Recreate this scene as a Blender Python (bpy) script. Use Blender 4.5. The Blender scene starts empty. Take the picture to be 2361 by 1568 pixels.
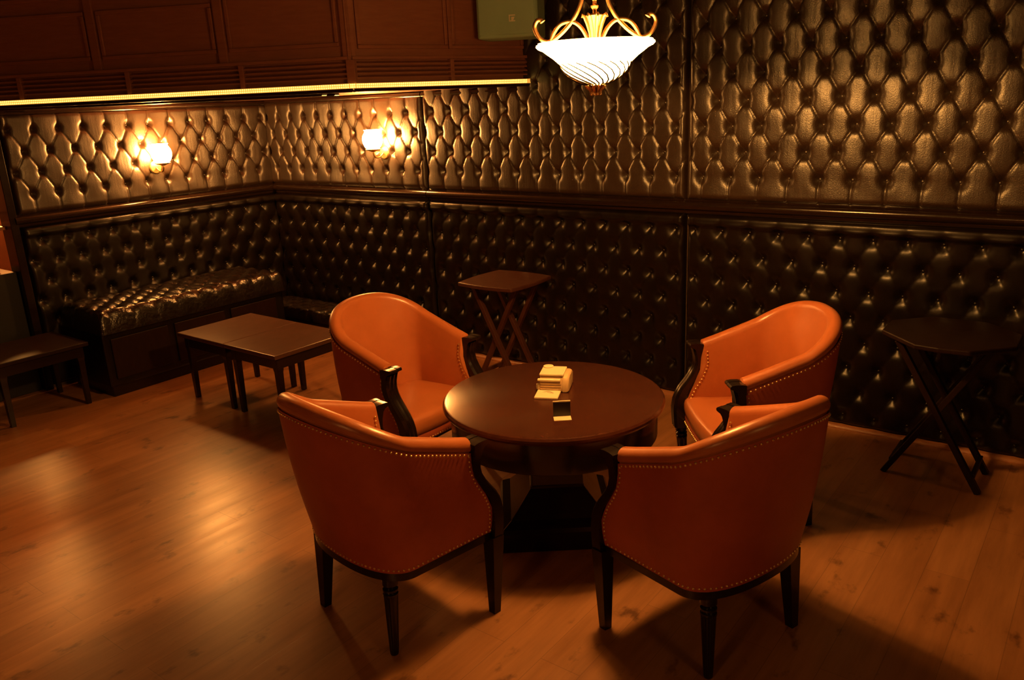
import bpy, math, random
import numpy as np
from mathutils import Vector, Matrix
random.seed(7); rng = np.random.default_rng(7)
PI = math.pi
SC = bpy.context.scene; COL = SC.collection

# ------------------------------------------------------------------ materials
def new_mat(name):
    m = bpy.data.materials.new(name); m.use_nodes = True
    nt = m.node_tree; nt.nodes.clear()
    out = nt.nodes.new('ShaderNodeOutputMaterial'); b = nt.nodes.new('ShaderNodeBsdfPrincipled')
    nt.links.new(b.outputs[0], out.inputs[0])
    return m, nt, b
def coords(nt, scale=(1, 1, 1), rot=(0, 0, 0)):
    tc = nt.nodes.new('ShaderNodeTexCoord'); mp = nt.nodes.new('ShaderNodeMapping')
    mp.inputs['Scale'].default_value = scale; mp.inputs['Rotation'].default_value = rot
    nt.links.new(tc.outputs['Object'], mp.inputs[0]); return mp.outputs[0]
def noise(nt, co, scale, detail=4, rough=.55):
    n = nt.nodes.new('ShaderNodeTexNoise'); n.inputs['Scale'].default_value = scale
    n.inputs['Detail'].default_value = detail; n.inputs['Roughness'].default_value = rough
    nt.links.new(co, n.inputs['Vector']); return n.outputs[0]
def ramp(nt, fac, stops):
    r = nt.nodes.new('ShaderNodeValToRGB'); el = r.color_ramp.elements
    while len(el) < len(stops): el.new(.5)
    for e, (p, c) in zip(el, stops): e.position = p; e.color = (*c, 1)
    nt.links.new(fac, r.inputs[0]); return r.outputs[0]
def vramp(nt, fac, a, b):
    r = nt.nodes.new('ShaderNodeMapRange'); r.inputs[3].default_value = a; r.inputs[4].default_value = b
    nt.links.new(fac, r.inputs[0]); return r.outputs[0]
def bump(nt, h, bsdf, strength, dist):
    b = nt.nodes.new('ShaderNodeBump'); b.inputs['Strength'].default_value = strength; b.inputs['Distance'].default_value = dist
    nt.links.new(h, b.inputs['Height']); nt.links.new(b.outputs[0], bsdf.inputs['Normal'])
def mixc(nt, a, b, fac, mode='MULTIPLY'):
    m = nt.nodes.new('ShaderNodeMix'); m.data_type = 'RGBA'; m.blend_type = mode
    for s, v in ((6, a), (7, b)):
        if isinstance(v, tuple): m.inputs[s].default_value = (*v, 1)
        else: nt.links.new(v, m.inputs[s])
    if isinstance(fac, (int, float)): m.inputs[0].default_value = fac
    else: nt.links.new(fac, m.inputs[0])
    return m.outputs[2]

def leather(name, dark, light, rough=(.32, .5), grain=260, fold=None, spec=.5, fk=6.0):
    m, nt, b = new_mat(name); co = coords(nt)
    n = noise(nt, co, 7, 5, .6); nt.links.new(ramp(nt, n, [(.3, dark), (.7, light)]), b.inputs['Base Color'])
    nt.links.new(vramp(nt, noise(nt, co, 14, 3), *rough), b.inputs['Roughness'])
    b.inputs['Specular IOR Level'].default_value = spec
    g = noise(nt, co, grain, 2)
    if fold:
        f = noise(nt, coords(nt, fold), 1.0, 2, .5)
        a = nt.nodes.new('ShaderNodeMath'); a.operation = 'MULTIPLY_ADD'
        nt.links.new(f, a.inputs[0]); a.inputs[1].default_value = fk; nt.links.new(g, a.inputs[2]); g = a.outputs[0]
        bump(nt, g, b, .5, .0016)
    else: bump(nt, g, b, .25, .0008)
    return m
def wood(name, dark, light, rough=(.25, .4), scale=(3, 3, 30), spec=.5, coat=0.0):
    m, nt, b = new_mat(name); co = coords(nt, scale)
    n = noise(nt, co, 4, 6, .65); nt.links.new(ramp(nt, n, [(.3, dark), (.7, light)]), b.inputs['Base Color'])
    nt.links.new(vramp(nt, noise(nt, coords(nt), 9, 3), *rough), b.inputs['Roughness'])
    b.inputs['Specular IOR Level'].default_value = spec; b.inputs['Coat Weight'].default_value = coat
    b.inputs['Coat Roughness'].default_value = .15
    return m
def metal(name, col, rough=.3, metallic=1.0):
    m, nt, b = new_mat(name); co = coords(nt)
    nt.links.new(ramp(nt, noise(nt, co, 30, 3), [(.3, tuple(c*.75 for c in col)), (.7, col)]), b.inputs['Base Color'])
    b.inputs['Metallic'].default_value = metallic; b.inputs['Roughness'].default_value = rough
    return m
def emit(name, col, strength, base=(.9, .85, .7)):
    m, nt, b = new_mat(name)
    b.inputs['Base Color'].default_value = (*base, 1); b.inputs['Roughness'].default_value = .35
    b.inputs['Emission Strength'].default_value = strength
    n = noise(nt, coords(nt), 12, 3)
    nt.links.new(ramp(nt, n, [(.25, tuple(c*.85 for c in col)), (.75, col)]), b.inputs['Emission Color'])
    return m
def paint(name, col, rough=.6, var=.15, spec=.4):
    m, nt, b = new_mat(name)
    nt.links.new(ramp(nt, noise(nt, coords(nt), 5, 4), [(.3, tuple(c*(1-var) for c in col)), (.7, col)]), b.inputs['Base Color'])
    b.inputs['Roughness'].default_value = rough; b.inputs['Specular IOR Level'].default_value = spec
    return m

CH_EM, SC_EM, LED_EM = 46.0, 290.0, 2.8
M = {}
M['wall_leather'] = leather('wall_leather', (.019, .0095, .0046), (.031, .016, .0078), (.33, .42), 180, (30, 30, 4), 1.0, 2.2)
M['shaded_wall_leather'] = leather('shaded_wall_leather', (.004, .0022, .0014), (.008, .004, .0024), (.30, .38), 180, None, .4)  # same leather as the upper panels, darkened for the weaker light below the rail
M['bench_leather'] = leather('bench_leather', (.006, .003, .002), (.011, .0055, .0035), (.20, .30), 180, (30, 30, 30), .8)
M['orange_leather'] = leather('orange_leather', (.41, .118, .036), (.49, .150, .050), (.28, .40), 300, None, .8)
M['shaded_orange_leather'] = leather('shaded_orange_leather', (.36, .072, .034), (.46, .098, .046), (.42, .56), 300)  # the orange leather again, with the shade of the outer backs in its colour
M['dark_wood'] = wood('dark_wood', (.007, .0035, .0025), (.015, .007, .0045), (.18, .28), spec=.45)
M['table_wood'] = wood('table_wood', (.045, .012, .006), (.066, .019, .009), (.19, .23), (6, 6, 6), .5)
M['square_wood'] = wood('square_wood', (.075, .031, .018), (.105, .045, .025), (.26, .36), (8, 3, 8))
M['stool_wood'] = wood('stool_wood', (.055, .016, .009), (.078, .025, .013), (.35, .5), (4, 10, 4))
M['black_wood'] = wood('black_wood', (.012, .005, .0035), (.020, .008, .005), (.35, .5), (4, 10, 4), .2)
M['panel_wood'] = wood('panel_wood', (.27, .105, .066), (.34, .135, .085), (.45, .6), (2, 2, 14))
M['rail_wood'] = wood('rail_wood', (.012, .006, .004), (.020, .010, .006), (.16, .24), (4, 4, 20))
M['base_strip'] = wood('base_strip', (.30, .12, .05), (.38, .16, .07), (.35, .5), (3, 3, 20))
M['brass'] = metal('brass', (1.0, .74, .34), .42)
M['bronze'] = metal('bronze', (.62, .36, .16), .38)
M['basket_metal'] = metal('basket_metal', (.0075, .0038, .0014), .5)
M['dark_metal'] = metal('dark_metal', (.10, .06, .035), .35)
M['ceiling'] = paint('ceiling_paint', (.045, .028, .02), .8)
M['wall'] = paint('wall_paint', (.05, .028, .018), .7)
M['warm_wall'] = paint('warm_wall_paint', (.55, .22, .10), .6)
M['cream'] = paint('cream_card', (.80, .68, .42), .5, .06)
M['tan'] = paint('tan_card', (.62, .44, .22), .5, .1)
M['black_card'] = paint('black_card', (.020, .016, .014), .35)
M['ink'] = paint('ink', (.22, .13, .05), .6)
M['speaker'] = paint('speaker_grey', (.34, .54, .40), .5, .1)
M['speaker_dark'] = paint('speaker_black', (.012, .011, .010), .5)
M['badge'] = paint('badge_silver', (.80, .78, .62), .3, .05, .8)
M['red'] = leather('red_leather', (.40, .05, .02), (.5, .07, .03))
M['bowl'] = emit('bowl_glass', (1, .46, .11), CH_EM)
M['bowl_dim_0'] = emit('fill_bowl_glass_right', (1, .44, .10), 18)
M['bowl_dim_1'] = emit('fill_bowl_glass_front', (1, .38, .09), 70)  # both of these glow in the added out-of-view fill chandeliers
M['shade'] = emit('sconce_glass', (1, .40, .085), SC_EM)
M['shade_dim'] = emit('dim_sconce_glass', (1, .40, .085), SC_EM*1.0)
M['led'] = emit('led_diode', (1, .56, .12), LED_EM)
M['led_base'] = emit('led_tape', (1, .42, .05), .85)

def see_through(m, k):
    nt = m.node_tree; out = nt.nodes['Material Output']; b = nt.nodes['Principled BSDF']
    t = nt.nodes.new('ShaderNodeBsdfTransparent'); t.inputs[0].default_value = (1, .95, .85, 1)
    x = nt.nodes.new('ShaderNodeMixShader'); x.inputs[0].default_value = k
    nt.links.new(b.outputs[0], x.inputs[1]); nt.links.new(t.outputs[0], x.inputs[2]); nt.links.new(x.outputs[0], out.inputs[0])
see_through(M['bowl'], .45)
def floor_mat():
    m, nt, b = new_mat('plank_floor'); co = coords(nt, (1, 1, 1), (0, 0, PI/2))
    br = nt.nodes.new('ShaderNodeTexBrick'); nt.links.new(co, br.inputs['Vector'])
    br.inputs['Scale'].default_value = 1.0; br.inputs['Brick Width'].default_value = 1.25; br.inputs['Row Height'].default_value = .155
    br.inputs['Mortar Size'].default_value = .0016; br.inputs['Mortar Smooth'].default_value = .3; br.offset = .37
    br.inputs['Color1'].default_value = (.35, .155, .062, 1); br.inputs['Color2'].default_value = (.41, .19, .078, 1)
    br.inputs['Mortar'].default_value = (.27, .12, .05, 1)
    g = noise(nt, coords(nt, (26, 2.2, 1)), 1.0, 6, .65)
    c = mixc(nt, br.outputs[0], ramp(nt, g, [(.25, (.6, .54, .48)), (.62, (1, 1, 1))]), .7)
    k = noise(nt, coords(nt, (9, 5.5, 1)), 1.0, 4, .6)
    c = mixc(nt, c, ramp(nt, k, [(.30, (.22, .17, .14)), (.40, (1, 1, 1))]), .75)
    c = mixc(nt, c, ramp(nt, noise(nt, coords(nt, (7, .9, 1)), 1.0, 5, .6), [(.3, (.66, .60, .55)), (.55, (1, 1, 1))]), .8)
    nt.links.new(c, b.inputs['Base Color'])
    nt.links.new(vramp(nt, noise(nt, coords(nt, (12, 2, 1)), 1.0, 4), .24, .40), b.inputs['Roughness'])
    b.inputs['Specular IOR Level'].default_value = .55
    bump(nt, br.outputs[1], b, .12, -.002)
    return m
M['floor'] = floor_mat()

# ------------------------------------------------------------------ mesh helpers
class MB:
    def __init__(s): s.v = []; s.f = []
    def add(s, vs, fs):
        o = len(s.v); s.v += [tuple(map(float, p)) for p in vs]; s.f += [tuple(i+o for i in f) for f in fs]; return s
    def box(s, a, b, rot=None, org=(0, 0, 0)):
        x0, y0, z0 = a; x1, y1, z1 = b
        vs = [(x0, y0, z0), (x1, y0, z0), (x1, y1, z0), (x0, y1, z0), (x0, y0, z1), (x1, y0, z1), (x1, y1, z1), (x0, y1, z1)]
        if rot is not None: vs = [tuple(rot @ Vector(p) + Vector(org)) for p in vs]
        return s.add(vs, [(0, 3, 2, 1), (4, 5, 6, 7), (0, 1, 5, 4), (1, 2, 6, 5), (2, 3, 7, 6), (3, 0, 4, 7)])
    def prism(s, poly, z0, z1, tr=None):
        n = len(poly)
        vs = [(x, y, z0) for x, y in poly] + [(x, y, z1) for x, y in poly]
        if tr: vs = [tr(p) for p in vs]
        return s.add(vs, [tuple(range(n-1, -1, -1)), tuple(range(n, 2*n))] + [(i, (i+1) % n, n+(i+1) % n, n+i) for i in range(n)])
    def rings(s, rs, close=True, cap0=True, cap1=True):
        n = len(rs[0]); vs = [p for r in rs for p in r]; fs = []
        for k in range(len(rs)-1):
            for i in range(n if close else n-1):
                j = (i+1) % n; fs.append((k*n+i, k*n+j, (k+1)*n+j, (k+1)*n+i))
        if cap0: fs.append(tuple(range(n-1, -1, -1)))
        if cap1: fs.append(tuple((len(rs)-1)*n+i for i in range(n)))
        return s.add(vs, fs)
    def lathe(s, prof, n=32, c=(0, 0, 0), flute=None, ax=None):
        """prof: (r, z). ax: (bottom point, top point) with z measured from the bottom along the axis."""
        rs = []
        if ax:
            p0, p1 = Vector(ax[0]), Vector(ax[1]); d = (p1-p0).normalized()
            e1 = d.orthogonal().normalized(); e2 = d.cross(e1)
        for r, z in prof:
            row = []
            for i in range(n):
                a = 2*PI*i/n; q = r*(flute(a, z) if flute else 1)
                if ax: row.append(tuple(p0 + d*z + e1*(q*math.cos(a)) + e2*(q*math.sin(a))))
                else: row.append((c[0]+q*math.cos(a), c[1]+q*math.sin(a), c[2]+z))
            rs.append(row)
        return s.rings(rs)
    def tube(s, pts, r, n=10, flat=1.0):
        pts = [Vector(p) for p in pts]; rs = []; up = None
        for i, p in enumerate(pts):
            t = (pts[min(i+1, len(pts)-1)] - pts[max(i-1, 0)]).normalized()
            if up is None: up = t.orthogonal().normalized()
            up = (up - t*up.dot(t)).normalized(); sd = t.cross(up)
            rr = r[i] if isinstance(r, (list, tuple)) else r
            rs.append([tuple(p + up*(rr*math.cos(2*PI*k/n)) + sd*(rr*flat*math.sin(2*PI*k/n))) for k in range(n)])
        return s.rings(rs)
    def bar(s, p0, p1, w, h, up=(0, 0, 1), w1=None, h1=None):
        p0, p1 = Vector(p0), Vector(p1); d = (p1-p0).normalized(); u = Vector(up)
        sd = d.cross(u).normalized(); u = sd.cross(d).normalized()
        w1 = w if w1 is None else w1; h1 = h if h1 is None else h1
        rs = []
        for p, a, b in ((p0, w, h), (p1, w1, h1)):
            rs.append([tuple(p+sd*(x*a/2)+u*(y*b/2)) for x, y in ((-1, -1), (1, -1), (1, 1), (-1, 1))])
        return s.rings(rs)
    def dome(s, c, n, r, seg=8, h=None):
        n = Vector(n).normalized(); e1 = n.orthogonal().normalized(); e2 = n.cross(e1); c = Vector(c); h = h or r
        rs = []
        for k in range(3):
            a = k*PI/2/3; rs.append([tuple(c+n*(h*math.sin(a))+(e1*math.cos(2*PI*i/seg)+e2*math.sin(2*PI*i/seg))*(r*math.cos(a))) for i in range(seg)])
        o = len(s.v); s.rings(rs, cap0=False, cap1=False); s.v.append(tuple(c+n*h)); t = len(s.v)-1
        s.f += [(o+2*seg+i, o+2*seg+(i+1) % seg, t) for i in range(seg)]
        return s
    def mesh(s, name, mat, smooth=True, angle=35):
        me = bpy.data.meshes.new(name); me.from_pydata(s.v, [], s.f); me.update()
        me.materials.append(mat)
        if smooth:
            me.polygons.foreach_set('use_smooth', [True]*len(me.polygons))
            if angle: me.set_sharp_from_angle(angle=math.radians(angle))
        return me
    def build(s, name, mat, parent=None, smooth=True, angle=35, bevel=0, seg=2):
        return link(name, s.mesh(name, mat, smooth, angle), parent, bevel, seg)
def link(name, me, parent=None, bevel=0, seg=2):
    o = bpy.data.objects.new(name, me); COL.objects.link(o)
    if parent: o.parent = parent
    if bevel:
        b = o.modifiers.new('bevel', 'BEVEL'); b.width = bevel; b.segments = seg; b.limit_method = 'ANGLE'; b.angle_limit = math.radians(40)
    return o
def tag(o, label=None, cat=None, group=None, kind=None):
    for k, v in (('label', label), ('category', cat), ('group', group), ('kind', kind)):
        if v: o[k] = v
    return o
def thing(name, loc, label, cat, group=None, rz=0):
    o = bpy.data.objects.new(name, None); COL.objects.link(o); o.empty_display_size = .1
    o.location = loc; o.rotation_euler = (0, 0, rz)
    return tag(o, label, cat, group)
def struct(name, mb, mat, label=None, cat=None, smooth=False, bevel=0, angle=35, seg=2):
    o = mb.build(name, mat, None, smooth, angle, bevel, seg); return tag(o, label, cat, None, 'structure')
def copy_tree(o, parent=None):
    c = o.copy(); COL.objects.link(c)
    if parent: c.parent = parent
    for ch in list(o.children): copy_tree(ch, c)
    return c

# ------------------------------------------------------------------ room shell
X1, Y0, ZC = 7.6, -7.0, 2.95
struct('floor', MB().add([(-2.6, Y0, 0), (X1, Y0, 0), (X1, .1, 0), (-2.6, .1, 0), (-2.6, Y0, -.1), (X1, Y0, -.1), (X1, .1, -.1), (-2.6, .1, -.1)],
       [(0, 1, 2, 3), (7, 6, 5, 4), (0, 4, 5, 1), (1, 5, 6, 2), (2, 6, 7, 3), (3, 7, 4, 0)]), M['floor'], 'brown wood plank floor with streaky grain', 'floor')
struct('ceiling', MB().box((-2.6, Y0, ZC), (X1, .1, ZC+.1)), M['ceiling'], 'dark ceiling above the lounge', 'ceiling')
struct('wall_back', MB().box((-2.6, 0, 0), (X1, .1, ZC)), M['wall'], 'dark wall behind the long run of buttoned panels', 'wall')
struct('wall_left', MB().box((-.1, -2.10, 0), (0, 0, 1.88)), M['wall'], 'dark wall behind the bench', 'wall')
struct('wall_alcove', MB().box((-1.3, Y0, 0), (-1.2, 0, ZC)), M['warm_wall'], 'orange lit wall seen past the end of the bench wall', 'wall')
struct('wall_right', MB().box((X1, Y0, 0), (X1+.1, .1, ZC)), M['wall'], 'dark wall outside the frame', 'wall')
struct('wall_front', MB().box((-2.6, Y0-.1, 0), (X1, Y0, ZC)), M['wall'], 'dark wall behind the camera', 'wall')

# ------------------------------------------------------------------ buttoned leather panels
def tuft_height(U, Z, u0, zr, a, pitch, klo, khi, D, pit, soft):
    X = (U-u0)/a; Kt = (Z-zr)/pitch; Kc = np.clip(Kt, klo, khi); K = Kc/2
    sp = np.abs(np.sin(PI*(X+K))); sq = np.abs(np.sin(PI*(X-K)))
    k0 = np.round(Kc)                                           # nearest button row, then the next one
    d2 = np.full(U.shape, 1e9)
    for dk in (-1, 0, 1):
        k = np.clip(k0+dk, klo, khi); off = np.where(np.mod(k, 2) == 1, .5, 0.)
        dx = (X-off)-np.round(X-off); d2 = np.minimum(d2, (dx*a/pit[0])**2 + ((Kt-k)*pitch/pit[1])**2)
    fp = np.abs((X+K)-np.round(X+K)); fq = np.abs((X-K)-np.round(X-K)); cr = np.minimum(fp, fq)
    if soft: return D*(.86*(1-np.exp(-d2)) + .14*(sp*sq)**.3) - .0012*np.exp(-(cr/.05)**2)
    lap = np.mod(X+K, 1)-np.mod(X-K, 1)                         # each pad swells over the one above it
    return D*(.76*(1-np.exp(-d2)) + .24*(sp*sq)**.17) - .004*np.exp(-(cr/.04)**2) + .006*(pit[0]/.03)**2*lap*(1-np.exp(-d2))
def tufted(name, plane, ua, ub, za, zb, u0, zr, klo, khi, label, D=.038, a=.1615, pitch=.1365, roll=None, mat='wall_leather', edge=.03, topedge=.04, botedge=.04, pit=(.021, .026), soft=False):
    st_ = .009 if soft else .0064
    nu = int((ub-ua)/st_); nz = int((zb-za)/(st_*1.08))
    U, Z = np.meshgrid(np.linspace(ua, ub, nu+1), np.linspace(za, zb, nz+1))
    H = tuft_height(U, Z, u0, zr, a, pitch, klo, khi, D, pit, soft)
    H += .0025*np.sin(U*23+Z*11+u0)*np.sin(Z*17-U*5)           # hand-stuffed unevenness
    if roll:
        zc, w, h = roll; t = np.clip(np.abs(Z-zc)/w, 0, 1); H = H*(.45+.55*t) + h*np.sqrt(1-t*t)
    def er(d, w): t = 1-np.clip(d/w, 0, 1); return np.sqrt(np.clip(1-t*t, 0, 1))
    H = .012 + H
    H *= np.minimum(np.minimum(er(U-ua, edge), er(ub-U, edge)), np.minimum(er(Z-za, botedge), er(zb-Z, topedge)))
    P = np.stack([U, -H, Z], -1) if plane == 'W' else np.stack([H, U, Z], -1)
    V = P.reshape(-1, 3); idx = np.arange(V.shape[0]).reshape(nz+1, nu+1)
    F = np.stack([idx[:-1, :-1], idx[:-1, 1:], idx[1:, 1:], idx[1:, :-1]], -1).reshape(-1, 4)
    if plane == 'L': F = F[:, ::-1]
    F = F if plane == 'W' else F[:, ::-1][:, ::-1]
    b = MB(); b.v = [tuple(p) for p in V.tolist()]; b.f = [tuple(f) for f in F.tolist()]
    k = klo
    while k <= khi:
        z = zr+k*pitch; off = a/2 if k % 2 else 0
        i = math.ceil((ua+.03-u0-off)/a)
        while u0+off+i*a < ub-.03:
            u = u0+off+i*a; i += 1
            if za+.02 < z < zb-.02:
                c, n = ((u, -.011, z), (0, -1, 0)) if plane == 'W' else ((.011, u, z), (1, 0, 0))
                b.dome(c, n, .0095, 8, .006)
        k += 1
    o = b.build(name, M[mat], None, True, 0)
    return tag(o, label, 'wall panel', 'buttoned leather wall panels')
ZR = 1.338
UW = 4.083     # a button column of the even rows on the back wall
S1, S2, XE = 1.815, 3.83, 6.6
tufted('tufted_wall_panel', 'L', -2.07, -.012, 1.205, 1.86, -.5, ZR, 0, 3, 'buttoned brown leather panel above the bench, holding the first glowing wall lamp')
tufted('tufted_wall_panel', 'W', .012, S1-.006, 1.205, 1.87, UW-.08, ZR, 0, 3, 'buttoned leather panel between room corner and seam, holding the brighter wall lamp')
tufted('tufted_wall_panel', 'W', S1+.006, S2-.006, 1.205, ZC, UW, ZR, 0, 11, 'tall buttoned leather panel directly behind the hanging chandelier bowl', pit=(.023, .029))
tufted('tufted_wall_panel', 'W', S2+.006, XE, 1.205, ZC, UW, ZR, 0, 11, 'largest buttoned leather panel with golden glow, at the right end above the rail', D=.040, pit=(.026, .032))
RL = (1.095, .036, .030)
ZL = 1.038
tufted('tufted_wall_panel', 'L', -2.07, -.012, .02, 1.135, -.5, ZL, -6, 0, 'buttoned panel below the rail, darkened for shade, serving as back of the leather bench', roll=RL, mat='shaded_wall_leather', pit=(.030, .034), soft=True, D=.030, pitch=.1375)
tufted('tufted_wall_panel', 'W', .012, S1-.006, .02, 1.135, UW-.08, ZL, -7, 0, 'lower buttoned panel with bright dots, below the rail beside the corner', roll=RL, mat='shaded_wall_leather', pit=(.030, .034), soft=True, D=.030, pitch=.1375)
tufted('tufted_wall_panel', 'W', S1+.006, S2-.006, .02, 1.135, UW, ZL, -7, 0, 'lower dim buttoned panel behind the small square folding stand', roll=RL, mat='shaded_wall_leather', pit=(.030, .034), soft=True, D=.030, pitch=.1375)
tufted('tufted_wall_panel', 'W', S2+.006, XE, .02, 1.135, UW-.04, ZL, -7, 0, 'lower buttoned panel behind the eight-sided folding stand at the right', roll=RL, mat='shaded_wall_leather', pit=(.030, .034), soft=True, D=.030, pitch=.1375)

# ------------------------------------------------------------------ rails and trims
def profile_run(name, prof, p0, p1, nrm, mat, label):
    """sweep (depth, z) profile from p0 to p1; depth goes along nrm."""
    b = MB(); rs = []
    for p in (p0, p1): rs.append([(p[0]+nrm[0]*d, p[1]+nrm[1]*d, z) for d, z in prof])
    b.rings(rs); o = b.build(name, M[mat], None, True, 50); return tag(o, label, 'moulding', None, 'structure')
rail = [(0, 1.128), (.028, 1.130), (.034, 1.142), (.034, 1.150)] + [(.036+.026*math.sin(a), 1.176-.026*math.cos(a)) for a in np.linspace(.2, PI-.2, 9)] + [(.030, 1.206), (.026, 1.214), (0, 1.216)]
profile_run('trim_1', rail, (0, -2.10), (0, 0), (1, 0), 'rail_wood', 'glossy dark rail above the bench back')
profile_run('trim_2', rail, (0, 0), (S1-.004, 0), (0, -1), 'rail_wood', 'glossy dark rail between corner and seam')
profile_run('trim_3', rail, (S1+.004, 0), (XE, 0), (0, -1), 'rail_wood', 'glossy dark rail along the long panelled wall')
top = [(0, 1.838), (.02, 1.840)] + [(.028+.020*math.sin(a), 1.862-.020*math.cos(a)) for a in np.linspace(0.1, PI-.1, 8)] + [(.02, 1.884), (0, 1.885)]
profile_run('trim_4', top, (0, -2.10), (0, 0), (1, 0), 'rail_wood', 'upper moulding over the bench panels')
profile_run('trim_5', top, (0, 0), (S1-.004, 0), (0, -1), 'rail_wood', 'upper moulding from corner to seam')
profile_run('trim_6', top, (S1+.004, 0), (2.70, 0), (0, -1), 'rail_wood', 'short upper moulding under the overhang')
struct('trim_7', MB().box((-.10, -2.135, 0), (.045, -2.085, 1.885)), M['dark_wood'], 'dark end post of the bench wall', 'post', bevel=.004)
profile_run('baseboard_back', [(0, 0), (.05, 0), (.05, .006), (.042, .016), (.03, .021), (0, .022)], (.0, 0), (XE, 0), (0, -1), 'base_strip', 'thin lit wood strip at the wall foot')

# ------------------------------------------------------------------ overhanging soffit with louvres, panels and light strip
CN, EN = np.array([2.39, -1.185]), np.array([2.731, 0.0])
dL = np.array([-1.923, -1.022]); dL /= np.linalg.norm(dL); nL = np.array([.469, -.883])
dR = EN-CN; LR = np.linalg.norm(dR); dR /= LR; nR = np.array([dR[1], -dR[0]])
LL = 3.36
LF = CN+dL*LL
soffit = struct('soffit', MB().prism([tuple(EN), (-1.2, 0), (-1.2, LF[1]), tuple(LF), tuple(CN)], 1.886, ZC), M['panel_wood'], 'overhanging reddish wood bulkhead above the bench corner', 'bulkhead')
def fpt(side, u, z, d=0):
    if side == 'L': p = CN+dL*u+nL*d
    else: p = CN+dR*u+nR*d
    return (p[0], p[1], z)
def fbox(b, side, u0, u1, z0, z1, d0, d1):
    q = [fpt(side, u, z, d) for d in (d0, d1) for (u, z) in ((u0, z0), (u1, z0), (u1, z1), (u0, z1))]
    return b.add(q, [(0, 1, 2, 3), (7, 6, 5, 4), (0, 4, 5, 1), (1, 5, 6, 2), (2, 6, 7, 3), (3, 7, 4, 0)])
def fring(b, side, u0, u1, z0, z1, w=.022, d=.014):
    for a in ((u0, u1, z0, z0+w), (u0, u1, z1-w, z1), (u0, u0+w, z0+w, z1-w), (u1-w, u1, z0+w, z1-w)): fbox(b, side, *a, 0, d)
pf = MB()
for side, l in (('L', [(.05, .685, 2.115, 2.86), (.76, 1.455, 2.115, 2.375), (.76, 1.455, 2.44, 2.86), (1.53, 2.16, 2.115, 2.375), (1.53, 2.16, 2.44, 2.86), (2.24, 2.9, 2.115, 2.86)]),
                ('R', [(.05, .630, 2.10, 2.86), (.66, 1.185, 2.10, 2.86)])):
    for r in l: fring(pf, side, *r)
pf.build('panel_moulding', M['panel_wood'], soffit, False, bevel=.005)
st = MB()
fbox(st, 'L', .695, .745, 2.05, ZC, 0, .02); fbox(st, 'L', -.018, .03, 2.05, ZC, 0, .02); fbox(st, 'L', 1.465, 1.515, 2.05, ZC, 0, .02); fbox(st, 'L', 2.17, 2.22, 2.05, ZC, 0, .02)
fbox(st, 'R', -.018, .03, 1.93, ZC, 0, .02); fbox(st, 'R', .633, .655, 2.1, ZC, 0, .02); fbox(st, 'R', 1.195, LR-.005, 1.93, ZC, 0, .02)
st.build('stile', M['panel_wood'], soffit, False, bevel=.003)
lv = MB()
for side, L in (('L', LL-.02), ('R', LR-.01)):
    for k in range(4):
        z = 1.945+k*.024
        q = [fpt(side, u, zz, d) for u in (.0, L) for (d, zz) in ((.004, z+.012), (.028, z), (.028, z+.008), (.004, z+.020))]
        lv.rings([q[:4], q[4:]])
lv.build('louvre', M['panel_wood'], soffit, False)
dv = MB()
for u in (.62, 1.31, 2.0, 2.69): fbox(dv, 'L', u-.014, u+.014, 1.925, 2.045, 0, .034)
fbox(dv, 'L', -.036, .012, 1.925, 2.045, 0, .036); fbox(dv, 'R', .625, .65, 1.925, 2.045, 0, .034)
fbox(dv, 'L', 0, LL-.02, 2.045, 2.062, 0, .034); fbox(dv, 'R', 0, LR-.01, 2.045, 2.062, 0, .034)
dv.build('louvre_frame', M['panel_wood'], soffit, False, bevel=.003)
lip = MB()
fbox(lip, 'L', -.02, LL-.01, 1.878, 1.925, -.06, .04); fbox(lip, 'R', -.02, LR, 1.878, 1.925, -.06, .04)
lip.build('lip', M['rail_wood'], soffit, False, bevel=.01, seg=3)
# underside crown strips that catch the wall lamps
un = MB()
for d in (-.22, -.42):
    fbox(un, 'L', .25, LL-.02, 1.868, 1.888, d-.045, d+.045)
un.build('soffit_batten', M['rail_wood'], soffit, False, bevel=.01, seg=3)

led = thing('led_strip_light', (CN[0], CN[1], 1.907), 'long glowing yellow light strip along the lower edge of the wood bulkhead', 'light strip')
def loc_mb(b, o): b.v = [(x-o[0], y-o[1], z-o[2]) for x, y, z in b.v]; return b
LO = (CN[0], CN[1], 1.907)
tp = MB(); fbox(tp, 'L', -.04, LL-.03, 1.896, 1.922, .040, .044); fbox(tp, 'R', -.04, LR-.002, 1.896, 1.922, .040, .044)
loc_mb(tp, LO).build('tape', M['led_base'], led, False)
bd = MB()
for side, L, n3 in (('L', LL-.04, nL), ('R', LR-.01, nR)):
    for k in range(int(L/.0125)):
        for z in (1.903, 1.9155):
            bd.dome(fpt(side, -.03+k*.0125, z, .044), (n3[0], n3[1], 0), .0042, 6)
loc_mb(bd, LO).build('diode', M['led'], led, True, 0)

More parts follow.
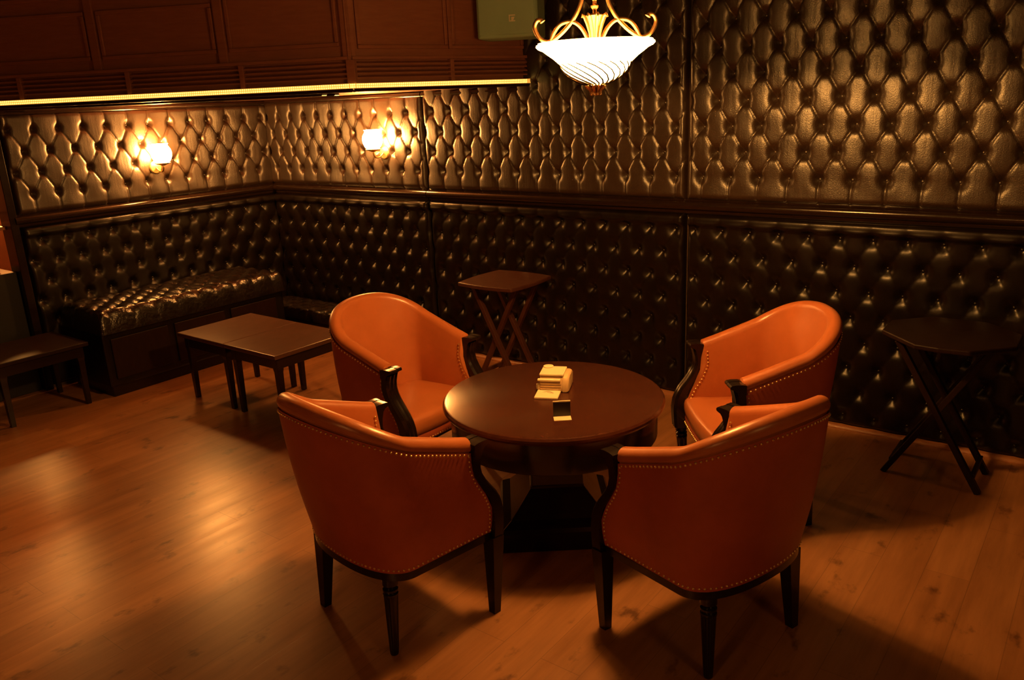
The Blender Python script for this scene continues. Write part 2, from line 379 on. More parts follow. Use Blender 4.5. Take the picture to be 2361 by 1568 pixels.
# ------------------------------------------------------------------ bench, low foot bench
def tuft_top(U, V, a=.15, D=.034):
    X = U/a; K = V/a
    sp = np.abs(np.sin(PI*(X+K)/1.0)); sq = np.abs(np.sin(PI*(X-K)/1.0))
    return D*(.42*np.maximum(sp, sq)**.8+.58*(sp*sq)**.42)
def cushion(name, x0, x1, y0, y1, z0, z1, parent, mat, a=.16, slope=0):
    nx, ny = int((x1-x0)/.012), int((y1-y0)/.012)
    Xg, Yg = np.meshgrid(np.linspace(x0, x1, nx+1), np.linspace(y0, y1, ny+1))
    def er(d, w): t = 1-np.clip(d/w, 0, 1); return np.sqrt(np.clip(1-t*t, 0, 1))
    e = np.minimum(np.minimum(er(Xg-x0, .05), er(x1-Xg, .05)), np.minimum(er(Yg-y0, .05), er(y1-Yg, .05)))
    H = tuft_top(Xg-x0, Yg-y0, a)+.004*np.sin(Xg*31+Yg*9)*np.sin(Yg*27)
    Zg = z0+(z1-z0-.034+H)*e
    idx = np.arange(Xg.size).reshape(ny+1, nx+1)
    b = MB(); b.v = [tuple(p) for p in np.stack([Xg, Yg, Zg], -1).reshape(-1, 3).tolist()]
    b.f = [tuple(f) for f in np.stack([idx[:-1, :-1], idx[:-1, 1:], idx[1:, 1:], idx[1:, :-1]], -1).reshape(-1, 4).tolist()]
    return b.build(name, M[mat], parent, True, 0)
BY0, BY1 = -1.97, -.50
be = thing('leather_bench', (.36, (BY0+BY1)/2, 0), 'dark buttoned leather bench with shiny seat along the wall', 'bench')
cy = (BY0+BY1)/2; hy = (BY1-BY0)/2
cushion('seat', -.29, .29, -hy, hy, .44, .60, be, 'bench_leather')
MB().box((-.29, -hy+.01, .07), (.255, hy-.01, .455)).build('base', M['shaded_wall_leather'], be, False, bevel=.012)
pn = MB()
for k in range(3):
    y0 = -hy+.06+k*(2*hy-.1)/3; pn.box((.25, y0, .12), (.268, y0+(2*hy-.1)/3-.05, .40))
pn.build('front_panel', M['black_wood'], be, False, bevel=.006)
MB().box((-.27, -hy+.03, 0), (.24, hy-.03, .075)).build('plinth', M['dark_wood'], be, False)
fb = thing('foot_bench', (.95, -.24, 0), 'low dark padded ledge at the wall foot behind the paired square tables', 'bench')
cushion('seat', -.80, .80, -.15, .15, .17, .275, fb, 'bench_leather', .15)
MB().box((-.79, -.14, 0), (.79, .14, .18)).build('base', M['dark_wood'], fb, False, bevel=.008)

# ------------------------------------------------------------------ round table
TZ = .60; TR = .467
tb = thing('round_table', (4.03, -1.715, 0), 'round dark mahogany pedestal table with glossy top in the middle of the chairs', 'table')
MB().lathe([(TR-.03, TZ-.034), (TR-.008, TZ-.031), (TR, TZ-.020), (TR-.001, TZ-.011), (TR-.008, TZ-.003), (TR-.018, TZ)], 128).build('tabletop', M['table_wood'], tb, True, 30)
MB().lathe([(.40, TZ-.165), (.432, TZ-.165), (.436, TZ-.158), (.436, TZ-.034), (.40, TZ-.034)], 96).build('apron', M['dark_wood'], tb, True, 40)
ra = Matrix.Rotation(math.radians(38), 4, 'Z')
def sq(h, z): return [tuple(ra @ Vector((x*h, y*h, z))) for x, y in ((-1, -1), (1, -1), (1, 1), (-1, 1))]
MB().rings([sq(.112, .20), sq(.110, .30), sq(.108, TZ-.165)]).build('pedestal', M['dark_wood'], tb, False, bevel=.008)
MB().rings([sq(.245, 0), sq(.245, .085), sq(.235, .10), sq(.20, .125), sq(.115, .225), sq(.112, .24)]).build('base', M['dark_wood'], tb, False, bevel=.006)

# things on the table
def onto(px, py, ang): return Matrix.Translation((px, py, TZ)) @ Matrix.Rotation(ang, 4, 'Z')
ca = math.atan2(.0424, .0911)
hd = thing('coaster_holder', (3.985, -1.632, TZ), 'cream coaster caddy with slotted front on the round table', 'caddy', None, ca)
hx, hyy = .064, .066
prof = [(-hyy, .004), (-hyy, .034), (-hyy+.012, .062), (-hyy+.028, .070), (hyy-.02, .070), (hyy, .058), (hyy, .004)]
b = MB(); b.rings([[(x, y*s, z) for y, z in prof] for x, s in ((-hx+.008, 1), (hx-.022, 1))]); b.build('body', M['tan'], hd, True, 30, bevel=.003)
b = MB(); b.rings([[(x, y*s, .036+(z-.036)*s2) for y, z in prof] for x, s, s2 in ((hx-.022, 1.02, 1.03), (hx-.006, 1.02, 1.03), (hx+.002, .97, .95), (hx+.006, .88, .85))]); b.build('end_cap', M['tan'], hd, True, 40)
MB().box((-hx+.006, -hyy+.010, .069), (hx-.018, hyy-.012, .078)).build('lid', M['cream'], hd, False, bevel=.003)
MB().box((-hx, -hyy-.006, .050), (hx-.030, -hyy+.014, .058)).build('ledge', M['cream'], hd, False, bevel=.002)
b = MB()
for z in (.012, .024, .036): b.box((-hx+.012, -hyy-.004, z), (hx-.028, -hyy+.004, z+.006))
b.build('slat', M['tan'], hd, False, bevel=.001)
MB().lathe([(.003, -.012), (.010, -.010), (.012, 0), (.010, .012), (.003, .014)], 16, (-hx+.002, -hyy+.012, .020)).build('knob', M['cream'], hd)
MB().lathe([(.006, 0), (.022, 0), (.022, .004), (.014, .006)], 20, (-hx+.03, hyy-.024, .078)).build('disc', M['cream'], hd)
co = thing('coaster', (4.017, -1.735, TZ), 'flat cream coaster with small brown mark lying in front of the caddy', 'coaster', None, ca)
MB().box((-.050, -.048, 0), (.050, .048, .010)).build('card', M['cream'], co, False, bevel=.003)
b = MB(); b.tube([(-.024+.048*t, .012+.012*math.sin(PI*t)-.006*t, .0105) for t in np.linspace(0, 1, 9)], [.001+.0035*math.sin(PI*t) for t in np.linspace(0, 1, 9)], 6, .3); b.tube([(-.004, .012, .0105), (.012, .004, .0105), (.024, .002, .0105)], .002, 6, .3)
b.v = [(x, y, .0101+(z-.0105)*.2) for x, y, z in b.v]; b.build('printed_mark', M['ink'], co, False)
sa = math.atan2(.040, .049)
sg = thing('table_sign', (4.197, -1.898, TZ), 'small folded card sign with black face standing on the round table', 'sign', None, sa)
MB().box((-.034, -.003, .002), (.034, .003, .062)).build('panel', M['black_card'], sg, False)
MB().box((-.034, -.0035, .062), (.034, .0035, .066)).build('top_edge', M['cream'], sg, False)
MB().box((-.034, -.046, .0005), (.034, -.002, .003)).build('flap', M['cream'], sg, False)

# ------------------------------------------------------------------ paired square tables
def square_table(loc, w, d, h, label, group, topmat='square_wood'):
    t = thing('square_table', loc, label, 'table', group)
    MB().box((-w/2, -d/2, h-.026), (w/2, d/2, h)).build('tabletop', M[topmat], t, False, bevel=.004)
    b = MB(); i = .03
    for a, c in (((-w/2+i, -d/2+i, h-.095), (w/2-i, -d/2+i+.02, h-.026)), ((-w/2+i, d/2-i-.02, h-.095), (w/2-i, d/2-i, h-.026)),
                 ((-w/2+i, -d/2+i, h-.095), (-w/2+i+.02, d/2-i, h-.026)), ((w/2-i-.02, -d/2+i, h-.095), (w/2-i, d/2-i, h-.026))): b.box(a, c)
    b.build('apron', M['dark_wood'], t, False)
    for sx in (-1, 1):
        for sy in (-1, 1):
            x, y = sx*(w/2-.05), sy*(d/2-.05)
            q = lambda r, z: [(x+r*e, y+r*g, z) for e, g in ((-1, -1), (1, -1), (1, 1), (-1, 1))]
            MB().rings([q(.014, 0), q(.019, h-.12), q(.022, h-.10), q(.022, h-.026)]).build('leg', M['dark_wood'], t, False, bevel=.002)
    return t
square_table((1.311, -1.402, 0), .506, .566, .45, 'dark square table pushed against its twin, nearer to the bench', 'square tables')
square_table((1.821, -1.402, 0), .506, .566, .45, 'dark square table with bright front edge, nearer to the orange chairs', 'square tables')
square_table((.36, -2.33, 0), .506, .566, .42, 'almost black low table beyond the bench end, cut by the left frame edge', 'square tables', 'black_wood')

# ------------------------------------------------------------------ folding tray stands
def folding_stand(loc, top_poly, h, fx, fy, label, wd='stool_wood'):
    t = thing('folding_stand', loc, label, 'side table', 'folding tray stands')
    MB().prism(top_poly, h-.024, h).build('tray', M[wd], t, False, bevel=.006)
    for s in (-1, 1):
        for e in (-1, 1):
            y = s*fy/2 + e*.014
            MB().bar((-e*fx/2, y, .0), (e*fx/2*.92, y, h-.026), .026, .034, (0, 1, 0)).build('leg', M[wd], t, False, bevel=.003)
    for e in (-1, 1):
        MB().bar((-e*fx/2*.84, -fy/2, .07), (-e*fx/2*.84, fy/2, .07), .02, .026).build('crossbar', M[wd], t, False, bevel=.003)
        MB().bar((e*fx/2*.86, -fy/2, h-.045), (e*fx/2*.86, fy/2, h-.045), .02, .03).build('crossbar', M[wd], t, False, bevel=.003)
    return t
def bowed(w, d, bow, n=8):
    P = []
    for (x0, y0), (x1, y1), (nx, ny) in (((-w, -d), (w, -d), (0, -1)), ((w, -d), (w, d), (1, 0)), ((w, d), (-w, d), (0, 1)), ((-w, d), (-w, -d), (-1, 0))):
        for k in range(n):
            t = k/n; q = math.sin(PI*t)*bow; P.append((x0+(x1-x0)*t+nx*q, y0+(y1-y0)*t+ny*q))
    return P
folding_stand((2.725, -.345, 0), bowed(.215, .215, .022), .70, .36, .22, 'reddish square-topped folding stand between the two far armchairs')
oc = [(-.27, -.09), (-.095, -.265), (0, -.275), (.12, -.265), (.275, -.10), (.275, .10), (.12, .255), (-.12, .255), (-.27, .10)]
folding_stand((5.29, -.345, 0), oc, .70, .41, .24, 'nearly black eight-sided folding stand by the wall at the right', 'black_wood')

# ------------------------------------------------------------------ tub armchairs
HA, HB = .690, .908
def rim_pt(s):
    sg = 1 if s >= 0 else -1; a = abs(s)
    if a < .65: q = a/.65*PI/2; x = .296*math.sin(q)**(2/2.167); y = -.223*math.cos(q)**(2/2.167)
    else: x = .296; y = (a-.65)/.35*.300
    z = HA+(HB-HA)*((1+math.cos(PI*a))/2)**.602
    return Vector((sg*x, y, z))
def bot_pt(s, z=.318):
    sg = 1 if s >= 0 else -1; a = abs(s)
    if a < .65: q = a/.65*PI/2; x = .272*math.sin(q)**(2/2.3); y = -.125*math.cos(q)**(2/2.3)
    else: x = .272+.016*(a-.65)/.35; y = (a-.65)/.35*.325
    return Vector((sg*x, y, z))
SE = .936
YE = [(.315, .323), (.36, .330), (.42, .326), (.48, .301), (.54, .264), (.60, .242), (.66, .246), (.70, .250)]
def yend(z): return float(np.interp(z, [q[0] for q in YE], [q[1] for q in YE]))
def inward(s):
    d = rim_pt(min(s+.01, 1)) - rim_pt(max(s-.01, -1)); n = Vector((-d.y, d.x, 0)); n.normalize()
    return n
def front_fix(p, s):
    a = abs(s); w = min(max((a-.62)/(SE-.62), 0), 1); w = w*w*(3-2*w)
    line = (a-.65)/.35*.30 if a > .65 else 0
    e = p.copy(); t = min(max((p.z-.318)/(rim_pt(s).z-.318), 0), 1)
    base = bot_pt(SE).y*(1-t)+rim_pt(SE).y*t
    e.y += w*(yend(p.z)-base); return e
def outer(s, v, off=0.0):
    T = rim_pt(s)+Vector((0, 0, -.040)); B = bot_pt(s); n = inward(s)
    p = B.lerp(T, v) - n*(.012*math.sin(PI*v)+off)
    return front_fix(p, s)
def inner(s, v, off=0.0):
    n = inward(s); Ti = rim_pt(s)+n*.056+Vector((0, 0, -.027)); Bi = bot_pt(s, .385)+n*.054
    return front_fix(Ti.lerp(Bi, v) + n*(.010*math.sin(PI*v)+off), s)
def section(s):
    n = inward(s); T = rim_pt(s); P = [outer(s, v, -.004) for v in np.linspace(0, 1, 11)]
    c = T + n*.026 + Vector((0, 0, -.027)); R = .030
    for a in np.linspace(math.radians(205), math.radians(0), 12):
        P.append(front_fix(c + n*(R*math.cos(a)) + Vector((0, 0, R*math.sin(a))), s))
    for v in np.linspace(0, 1, 9)[1:]: P.append(inner(s, v))
    return P
_cache = {}
def mesh_once(key, fn, mat, smooth=True, angle=40):
    if key not in _cache: _cache[key] = fn().mesh(key, M[mat], smooth, angle)
    return _cache[key]
SS = list(np.linspace(-SE, SE, 65))
def m_back():
    b = MB(); secs = [section(s) for s in SS]; b.rings([[tuple(p) for p in sc] for sc in secs], close=False, cap0=False, cap1=False)
    for e in (0, -1):
        sc = secs[e]; o = len(b.v); b.v += [tuple(p) for p in sc]; n = len(sc)
        f = tuple(range(o, o+n)); b.f.append(f if e == -1 else f[::-1])
    return b
def m_outer():
    b = MB(); b.rings([[tuple(outer(s, v, .0035)) for v in np.linspace(0, .985, 11)] for s in SS], close=False, cap0=False, cap1=False); return b
def m_base():
    b = MB(); rs = []
    for s in np.linspace(-.99, .99, 55):
        n = inward(s); p = bot_pt(s)
        rs.append([tuple(p+n*d+Vector((0, 0, z))) for d, z in ((-.004, -.026), (.03, -.026), (.03, .002), (-.004, .002))])
    b.rings(rs); y = bot_pt(.99).y; b.box((-.285, y-.03, .290), (.285, y+.004, .312))
    b.prism([tuple(bot_pt(s)[:2]) for s in np.linspace(-.98, .98, 31)], .296, .302)
    return b
def m_rail():
    b = MB(); rs = []
    for x in np.linspace(-.268, .268, 15):
        y = .325+.014*(1-(x/.268)**2)
        rs.append([(x, y-.03, .312), (x, y, .312), (x, y+.003, .34), (x, y-.002, .368), (x, y-.03, .368)])
    return b.rings(rs)
def seat_outline():
    P = []
    for k in range(9): x = -.232+.464*k/8; P.append((x, .338+.014*(1-(x/.232)**2)))
    for a in np.linspace(PI/2, 0, 6)[1:]: P.append((.232+.028*math.cos(a), .310+.028*math.sin(a)))
    P += [(.240, .235), (.232, .12), (.226, .04)]
    for q in np.linspace(PI/2, -PI/2, 17)[1:-1]: P.append((.222*math.copysign(abs(math.sin(q))**.87, q), -.080*math.cos(q)**.87))
    P += [(-.226, .04), (-.232, .12), (-.240, .235)]
    for a in np.linspace(PI, PI/2, 6)[:-1]: P.append((-.232+.028*math.cos(a), .310+.028*math.sin(a)))
    return P
def m_seat():
    O = seat_outline(); c = (0, .10); b = MB(); rs = []
    for s, z in ((.955, .352), (.985, .362), (1.0, .385), (1.0, .408), (.988, .424), (.962, .434), (.88, .443), (.7, .451), (.45, .456), (.2, .458)):
        rs.append([(c[0]+(x-c[0])*s, c[1]+(y-c[1])*s, z) for x, y in O])
    return b.rings(rs)
def m_post(sx):
    b = MB(); rs = []
    path = [(.272, .664, .022), (.264, .63, .020), (.262, .60, .0195), (.268, .57, .020), (.284, .54, .021), (.305, .51, .022), (.326, .48, .024), (.342, .45, .025), (.351, .42, .026), (.356, .38, .027), (.354, .34, .027), (.349, .285, .027)]
    for y, z, hd_ in path:
        x = sx*(.280-.004*(.66-z)/.37)
        sec = [(-.021, -hd_)] + [(-.021, hd_*.55)] + [(-.014, hd_*1.0), (-.0085, hd_*.86), (-.006, hd_*.86), (0, hd_*1.02), (.006, hd_*.86), (.0085, hd_*.86), (.014, hd_*1.0)] + [(.021, hd_*.55), (.021, -hd_)]
        rs.append([(x+a*1.62, y+d, z) for a, d in sec])
    b.rings(rs)
    pr_ = [(.246, .652), (.246, .690), (.27, .694), (.31, .695), (.337, .693), (.345, .688), (.344, .680), (.334, .676), (.316, .672), (.303, .662), (.294, .645), (.27, .640)]
    for k in range(3):
        x0 = sx*.282-.037+k*.0250; b.rings([[(x, .246+(y-.246)*.66, z-(.0015 if k == 1 else 0)) for y, z in pr_] for x in (x0, x0+.0240)])
    return b
def leg_line(kind, sx): return (((sx*.20, -.062, .302), (sx*.213, -.082, 0)) if kind == 'rear' else ((sx*.287, .338, .300), (sx*.301, .312, 0)))
def m_leg(kind, sx, turned):
    top, foot = leg_line(kind, sx); b = MB(); L = (Vector(top)-Vector(foot)).length
    if turned:
        fl = lambda a, z: (1-.09*abs(math.sin(6*a))) if z < L-.082 else 1
        b.lathe([(.013, 0), (.015, .006), (.0165, .03), (.0245, L-.085), (.0265, L-.079), (.0265, L-.072), (.0215, L-.067), (.0265, L-.062), (.0265, L-.055), (.019, L-.050), (.024, L-.043), (.027, L-.040), (.027, L)], 48, ax=(foot, top), flute=fl)
    else: b.bar(foot, top, .030, .030, (0, 1, .01), .056, .052)
    return b
def nail_row(f, n0, step=.0165):
    b = MB(); P = [f(t) for t in np.linspace(0, 1, 400)]; ts = np.linspace(0, 1, 400); acc = 0; last = P[0]
    for p, t in zip(P, ts):
        acc += (p-last).length; last = p
        if acc >= step: acc = 0; b.dome(p, n0(t), .0045, 6, .0038)
    return b
NO = .0045
ROWS = {
 'top': lambda: nail_row(lambda t: outer(-SE+2*SE*t, .965, NO), lambda t: -inward(-SE+2*SE*t)),
 'foot': lambda: nail_row(lambda t: outer(-SE+2*SE*t, .03, NO), lambda t: -inward(-SE+2*SE*t)),
 'front': lambda: nail_row(lambda t: Vector((-.26+.52*t, .330+.014*(1-((-.26+.52*t)/.268)**2), .321)), lambda t: Vector((0, 1, 0)))}
for _g in (-1, 1):
    ROWS['out%d' % _g] = lambda g=_g: nail_row(lambda t: outer(g*(SE-.012), .03+.93*t, NO), lambda t: -inward(g*(SE-.012)))
    ROWS['in%d' % _g] = lambda g=_g: nail_row(lambda t: inner(g*(SE-.012), .02+.9*t, .002), lambda t: inward(g*SE))
    ROWS['arm%d' % _g] = lambda g=_g: nail_row(lambda t: Vector((g*(.243+.052*t), .243, HA+.001+.005*math.sin(PI*t))), lambda t: Vector((0, 0, 1)), .012)
def armchair(x, y, ph, label, turned):
    t = thing('tub_armchair', (x, y, 0), label, 'armchair', 'orange leather tub armchairs', ph-PI/2)
    bk = link('backrest', mesh_once('backrest', m_back, 'orange_leather'), t)
    cv = link('back_cover', mesh_once('back_cover', m_outer, 'shaded_orange_leather'), t); cv['label'] = 'outside of the tub back, its leather tinted red-brown for shade'
    link('seat', mesh_once('seat', m_seat, 'orange_leather'), t)
    sr = link('seat_rail', mesh_once('seat_rail', m_rail, 'shaded_orange_leather'), t)
    for key, fn in ROWS.items():
        link('nail_row', mesh_once('nail_row_'+key, fn, 'brass'), sr if key == 'front' else (cv if key in ('top', 'foot', 'out-1', 'out1') else bk))['label'] = 'row of small brass nail heads'
    link('base_rail', mesh_once('base_rail', m_base, 'dark_wood', True, 30), t)
    for sx in (-1, 1):
        link('arm_post', mesh_once('arm_post_%d' % sx, lambda: m_post(sx), 'dark_wood', True, 30), t)['label'] = 'carved dark wood arm post'
    for k, sx in (('rear', -1), ('rear', 1), ('front', -1), ('front', 1)):
        tn = (k, sx) in turned
        link('leg', mesh_once('leg_%s_%d_%d' % (k, sx, tn), lambda: m_leg(k, sx, tn), 'dark_wood', True, 30), t)
    return t
armchair(3.866, -2.651, 1.437, 'orange leather tub armchair turned away, its curved back beside the lit floor at left', {('rear', 1)})
armchair(4.979, -2.046, 2.832, 'orange leather tub armchair turned away, nearest one at the right of the table', {('rear', -1)})
armchair(3.088, -1.733, .0175, 'orange leather tub armchair facing the table, open seat visible, beside the paired square tables', {('front', -1), ('front', 1)})
armchair(4.744, -1.044, -2.427, 'orange leather tub armchair facing the table with back to the buttoned wall', {('front', -1), ('front', 1)})

# ------------------------------------------------------------------ chandelier
CX, CY, CZ = 4.297, -1.777, 1.972
ch = thing('chandelier', (CX, CY, CZ), 'hanging bowl chandelier with scrolled bronze arms over the round table', 'chandelier', 'bowl chandeliers')
R0 = .206
bowl = [(R0, .004), (R0+.001, -.002), (R0-.006, -.010), (R0-.022, -.018), (.168, -.032), (.150, -.046), (.134, -.062), (.124, -.072), (.119, -.084), (.110, -.100), (.094, -.118), (.072, -.134), (.048, -.146), (.024, -.152), (.004, -.153)]
inn = [(max(r-.006, .001), z+.006) for r, z in bowl[::-1]]
bowl = [(r, z*.87 if z < 0 else z) for r, z in bowl]; inn = [(max(r-.006, .001), z+.006) for r, z in bowl[::-1]]
b = MB(); n = 64; rs = [[(r*math.cos(2*PI*i/n), r*math.sin(2*PI*i/n), z) for i in range(n)] for r, z in bowl+inn]; b.rings(rs, cap0=False)
bowl_ = b.build('bowl', M['bowl'], ch, True, 0)
b = MB()
low = [(.126, -.070), (.121, -.084), (.112, -.101), (.096, -.1195), (.074, -.136), (.050, -.148), (.026, -.155)]
for k in range(20):
    a = 2*PI*k/20; b.tube([(r*math.cos(a+.22*q), r*math.sin(a+.22*q), z*.87) for q, (r, z) in enumerate(low)], [.0018, .002, .0022, .0026, .003, .0032, .0032], 6)
b.build('wire_basket', M['basket_metal'], bowl_, True, 0)
b = MB(); b.lathe([(.030, -.150), (.034, -.155), (.026, -.160), (.022, -.163)], 24)
for k in range(10):
    a = 2*PI*k/10
    b.tube([(r*math.cos(a), r*math.sin(a), z) for r, z in ((.034, -.154), (.028, -.163), (.020, -.170), (.016, -.182), (.019, -.189))], [.005, .006, .005, .005, .003], 6)
b.lathe([(.006, -.190), (.012, -.180), (.014, -.165), (.010, -.160)], 16); b.v = [(x, y, z+.020) for x, y, z in b.v]; b.build('finial', M['bronze'], bowl_)
b = MB(); b.lathe([(.010, .0), (.013, .03), (.018, .05), (.030, .075), (.034, .082), (.030, .086), (.014, .088)], 24)
for k in range(8):
    a = 2*PI*k/8; b.tube([(r*math.cos(a), r*math.sin(a), z) for r, z in ((.014, .005), (.018, .035), (.026, .060), (.036, .080), (.044, .085), (.046, .078))], [.004, .005, .006, .006, .005, .003], 6)
b.v = [(x, y, z*1.14) for x, y, z in b.v]; b.build('leaf_cup', M['bronze'], ch)
b = MB(); b.lathe([(.006, .085), (.006, .112), (.013, .120), (.014, .126), (.006, .133), (.006, .142), (.011, .146), (.011, .152), (.006, .155), (.006, .60), (.02, .62), (.03, .66), (.012, .70)], 20); b.build('stem', M['bronze'], ch)
vd = math.atan2(-4.3327-CY, 5.8551-CX)
def bez(P, n=10):
    out = []
    P = [Vector(p) for p in P]
    for i in range(len(P)-1):
        p0, p1, p2, p3 = P[max(i-1, 0)], P[i], P[i+1], P[min(i+2, len(P)-1)]
        for k in range(n):
            t = k/n; out.append(.5*((2*p1)+(p2-p0)*t+(2*p0-5*p1+4*p2-p3)*t*t+(3*p1-p0-3*p2+p3)*t**3))
    return out+[P[-1]]
for k in range(3):
    an = vd + PI/2 + math.radians(8) + 2*PI*k/3 + (math.radians(-22) if k == 1 else 0)
    an = [vd+PI/2+.10, vd-PI/2-.10, vd+PI][k]
    e = Vector((math.cos(an), math.sin(an), 0)); zz = Vector((0, 0, 1))
    P2 = [(.012, .60), (.018, .40), (.030, .22), (.044, .148), (.060, .110), (.083, .077), (.115, .045), (.145, .024), (.168, .018), (.195, .032), (.212, .065), (.204, .088), (.189, .091), (.182, .083)]
    b = MB(); pts = bez([e*r+zz*z for r, z in P2]); b.tube(pts, [.0072]*(len(pts)-6)+[.0075, .009, .0105, .0105, .009, .006], 10)
    b.build('arm', M['bronze'], ch, True, 0)
    P3 = [(.154, .022), (.144, .046), (.124, .070), (.100, .079), (.070, .076), (.045, .055), (.028, .025), (.020, .002)]
    b = MB(); pts = bez([e*r+zz*z for r, z in P3]); b.tube(pts, .0068, 10); b.build('scroll', M['bronze'], ch, True, 0)
b = MB(); b.lathe([(.055, ZC-CZ-.03), (.06, ZC-CZ-.02), (.06, ZC-CZ-.001)], 24)
for k in range(6): b.lathe([(.004, .70+k*.045), (.009, .72+k*.045), (.004, .74+k*.045)], 10)
b.build('canopy', M['bronze'], ch)

# two unseen copies of the lamp, added as fill for chair backs and floor
for (x, y, z), lab in (((7.1, -3.1, 2.15), 'matching bowl chandelier hanging past the right frame edge'), ((4.9, -6.4, 2.10), 'matching bowl chandelier over the far open floor, outside the frame')):
    c_ = copy_tree(ch); c_.location = (x, y, z); c_['label'] = lab
    for p_ in c_.children:
        if p_.name.startswith('bowl'): p_.data = p_.data.copy(); p_.data.materials[0] = M['bowl_dim_%d' % (x < 6)]

# ------------------------------------------------------------------ wall lamps
def sconce(loc, nrm, label):
    t = thing('wall_lamp', loc, label, 'wall lamp', 'glass wall lamps', math.atan2(nrm[1], nrm[0]))
    # local +X away from the wall, origin at the shade centre, wall at x=-.12
    b = MB(); b.lathe([(.001, 0), (.045, .002), (.048, .008), (.040, .016), (.012, .020)], 24, ax=((-.118, 0, -.10), (0, 0, -.10))); b.build('back_plate', M['brass'], t)
    b = MB(); b.tube(bez([(-.10, 0, -.10), (-.06, 0, -.125), (-.02, 0, -.125), (0, 0, -.10), (0, 0, -.07)]), .006, 8); b.build('bracket', M['brass'], t, True, 0)
    b = MB(); b.lathe([(.012, -.085), (.020, -.080), (.052, -.070), (.056, -.064), (.052, -.062), (.03, -.066)], 32); b.build('gallery', M['brass'], t)
    b = MB(); pr_ = [(.040, -.062), (.058, -.048), (.070, -.020), (.073, .005), (.068, .030), (.056, .050), (.050, .060), (.056, .072)]
    n = 40; b.rings([[(r*(1+(.04*math.cos(8*2*PI*i/n) if z > .055 else 0))*math.cos(2*PI*i/n), r*math.sin(2*PI*i/n), z) for i in range(n)] for r, z in pr_], cap0=True, cap1=False)
    b.build('glass_shade', M['shade'], t, True, 0)
    return t
sconce((.16, -1.076, 1.532), (1, 0), 'glowing round glass wall lamp on the panel above the bench')
sconce((1.42, -.16, 1.565), (0, -1), 'brighter glowing glass wall lamp near the corner, right of the other one')
# a lamp on the alcove wall just past the frame edge, which mirrors in the floor
dl = sconce((-1.06, -1.82, 1.60), (1, 0), 'glass wall lamp in the alcove past the bench wall end')
for p_ in dl.children:
    if p_.name.startswith('glass_shade'): p_.data.materials[0] = M['shade_dim']

# ------------------------------------------------------------------ alcove glimpsed at the frame edge
sh = thing('wall_shelf', (-.17, -2.55, 1.12), 'bright lit wooden ledge past the end of the bench wall', 'shelf')
MB().box((-.13, -.45, .0), (.13, .42, .022)).build('board', M['base_strip'], sh, False, bevel=.003)
MB().box((-.13, -.45, .085), (-.10, .45, .10)).build('back_rail', M['base_strip'], sh, False)
for y_ in (-.43, ): MB().box((-.12, y_-.02, -1.12), (.12, y_, 0)).build('side_panel', M['panel_wood'], sh, False, bevel=.004)
MB().box((-.12, -.40, -1.12), (.155, .41, -.28)).build('cabinet', M['speaker_dark'], sh, False, bevel=.004)
MB().box((-.13, -.45, .02), (-.10, -.41, .10)).build('upright', M['base_strip'], sh, False)
rs_ = thing('red_tray', (-.14, -2.335, .84), 'red round tray on the dark cabinet, peeking in at the left frame edge', 'tray')
MB().lathe([(.001, .004), (.10, .004), (.128, .012), (.140, .030), (.136, .031), (.124, .018), (.10, .012), (.001, .012)], 40).build('tray', M['red'], rs_)
MB().lathe([(.06, 0), (.10, 0), (.10, .005), (.06, .005)], 32).build('foot_ring', M['red'], rs_)

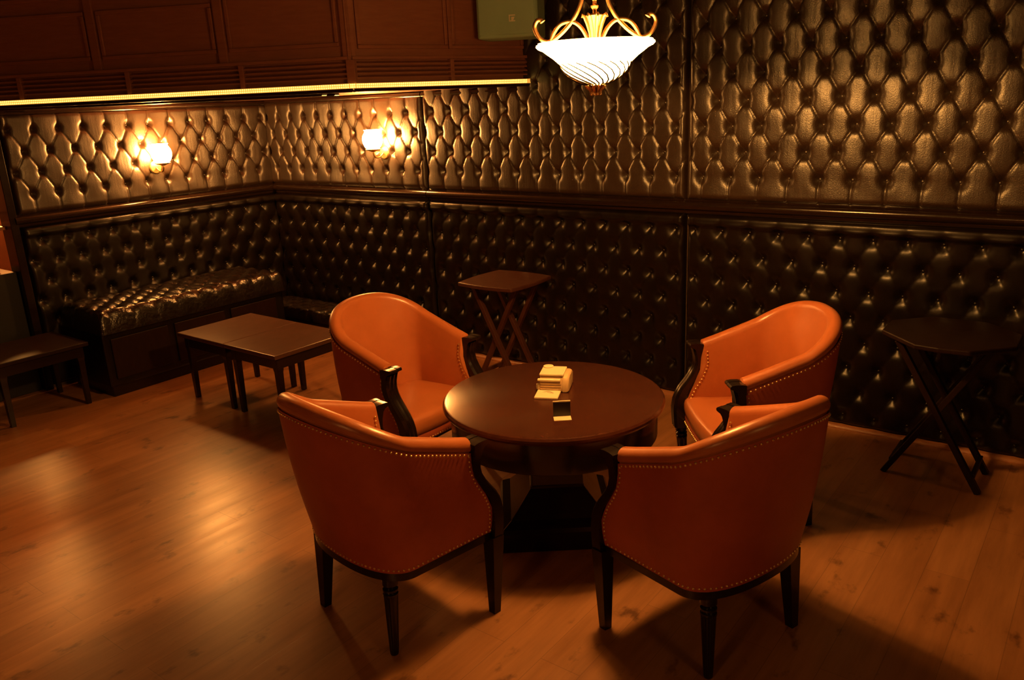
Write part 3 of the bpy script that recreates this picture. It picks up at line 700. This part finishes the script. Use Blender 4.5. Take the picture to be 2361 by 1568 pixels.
# ------------------------------------------------------------------ loudspeaker
sp = thing('loudspeaker', (2.875, -.40, 2.412), 'olive grey loudspeaker hung high beside the chandelier, small square badge on its front', 'loudspeaker', None, math.radians(24))
w, dz = .178, .27
b = MB(); poly = [(-w, .22), (-w, -.005), (-w+.012, -.022), (w-.012, -.022), (w, -.005), (w, .22)]
b.prism(poly, -dz, dz+.05); b.build('cabinet', M['speaker'], sp, False, bevel=.012, seg=3)
MB().box((-w+.015, -.028, -dz+.018), (w-.015, -.021, dz+.03)).build('grille', M['speaker'], sp, False, bevel=.004)
b = MB(); x0, z0, s_ = .016, -.185, .036
for a in ((x0, x0+s_, z0, z0+.006), (x0, x0+s_, z0+s_-.006, z0+s_), (x0, x0+.006, z0, z0+s_)): b.box((a[0], -.032, a[2]), (a[1], -.027, a[3]))
b.add([(x0+.014, -.0305, z0+.024), (x0+.034, -.0305, z0+.024), (x0+.024, -.0305, z0+.004), (x0+.014, -.0305, z0+.004)], [(0, 3, 2, 1)])
b.build('badge', M['badge'], sp, False)

MB().box((-.03, .20, -.06), (.03, .30, .06)).build('bracket', M['speaker_dark'], sp, False)

# ------------------------------------------------------------------ lamps' light
def point(name, loc, col, power, r=.05):
    l = bpy.data.lights.new(name, 'POINT'); l.energy = power; l.color = col; l.shadow_soft_size = r
    o = bpy.data.objects.new(name, l); COL.objects.link(o); o.location = loc; return o

for k in range(3):                                        # three reflector bulbs in the bowl, aimed down through the glass
    a_ = 2*PI*k/3+.4; l_ = bpy.data.lights.new('chandelier_bulb', 'SPOT'); l_.energy = 235; l_.color = (1, .46, .12); l_.shadow_soft_size = .035
    l_.spot_size = math.radians(180); l_.spot_blend = .12
    o_ = bpy.data.objects.new('chandelier_bulb', l_); COL.objects.link(o_); o_.location = (CX+.055*math.cos(a_), CY+.055*math.sin(a_), CZ-.055)
w_ = bpy.data.worlds.new('world'); SC.world = w_; w_.use_nodes = True
bg = w_.node_tree.nodes['Background']; bg.inputs[0].default_value = (1, .5, .2, 1); bg.inputs[1].default_value = .0

# ------------------------------------------------------------------ camera
f = Vector((-.5874, .7572, -.2859)); r = Vector((.7972, .6022, -.0430)); u = r.cross(f)
f.normalize(); r = (r-f*r.dot(f)).normalized(); u = r.cross(f)
cam = bpy.data.cameras.new('camera'); co_ = bpy.data.objects.new('camera', cam); COL.objects.link(co_)
co_.matrix_world = Matrix(((r.x, u.x, -f.x, 5.8551), (r.y, u.y, -f.y, -4.3327), (r.z, u.z, -f.z, 1.8), (0, 0, 0, 1)))
cam.sensor_fit = 'HORIZONTAL'; cam.sensor_width = 36; cam.lens = 36*1854.208/2361; cam.clip_start = .05
SC.camera = co_
vs = SC.view_settings; vs.view_transform = 'Standard'; vs.look = 'None'; vs.gamma = 1; vs.use_curve_mapping = False
vs.exposure = 0.0
try: SC.cycles.use_denoising = True
except Exception: pass
SC.cycles.sample_clamp_indirect = 4
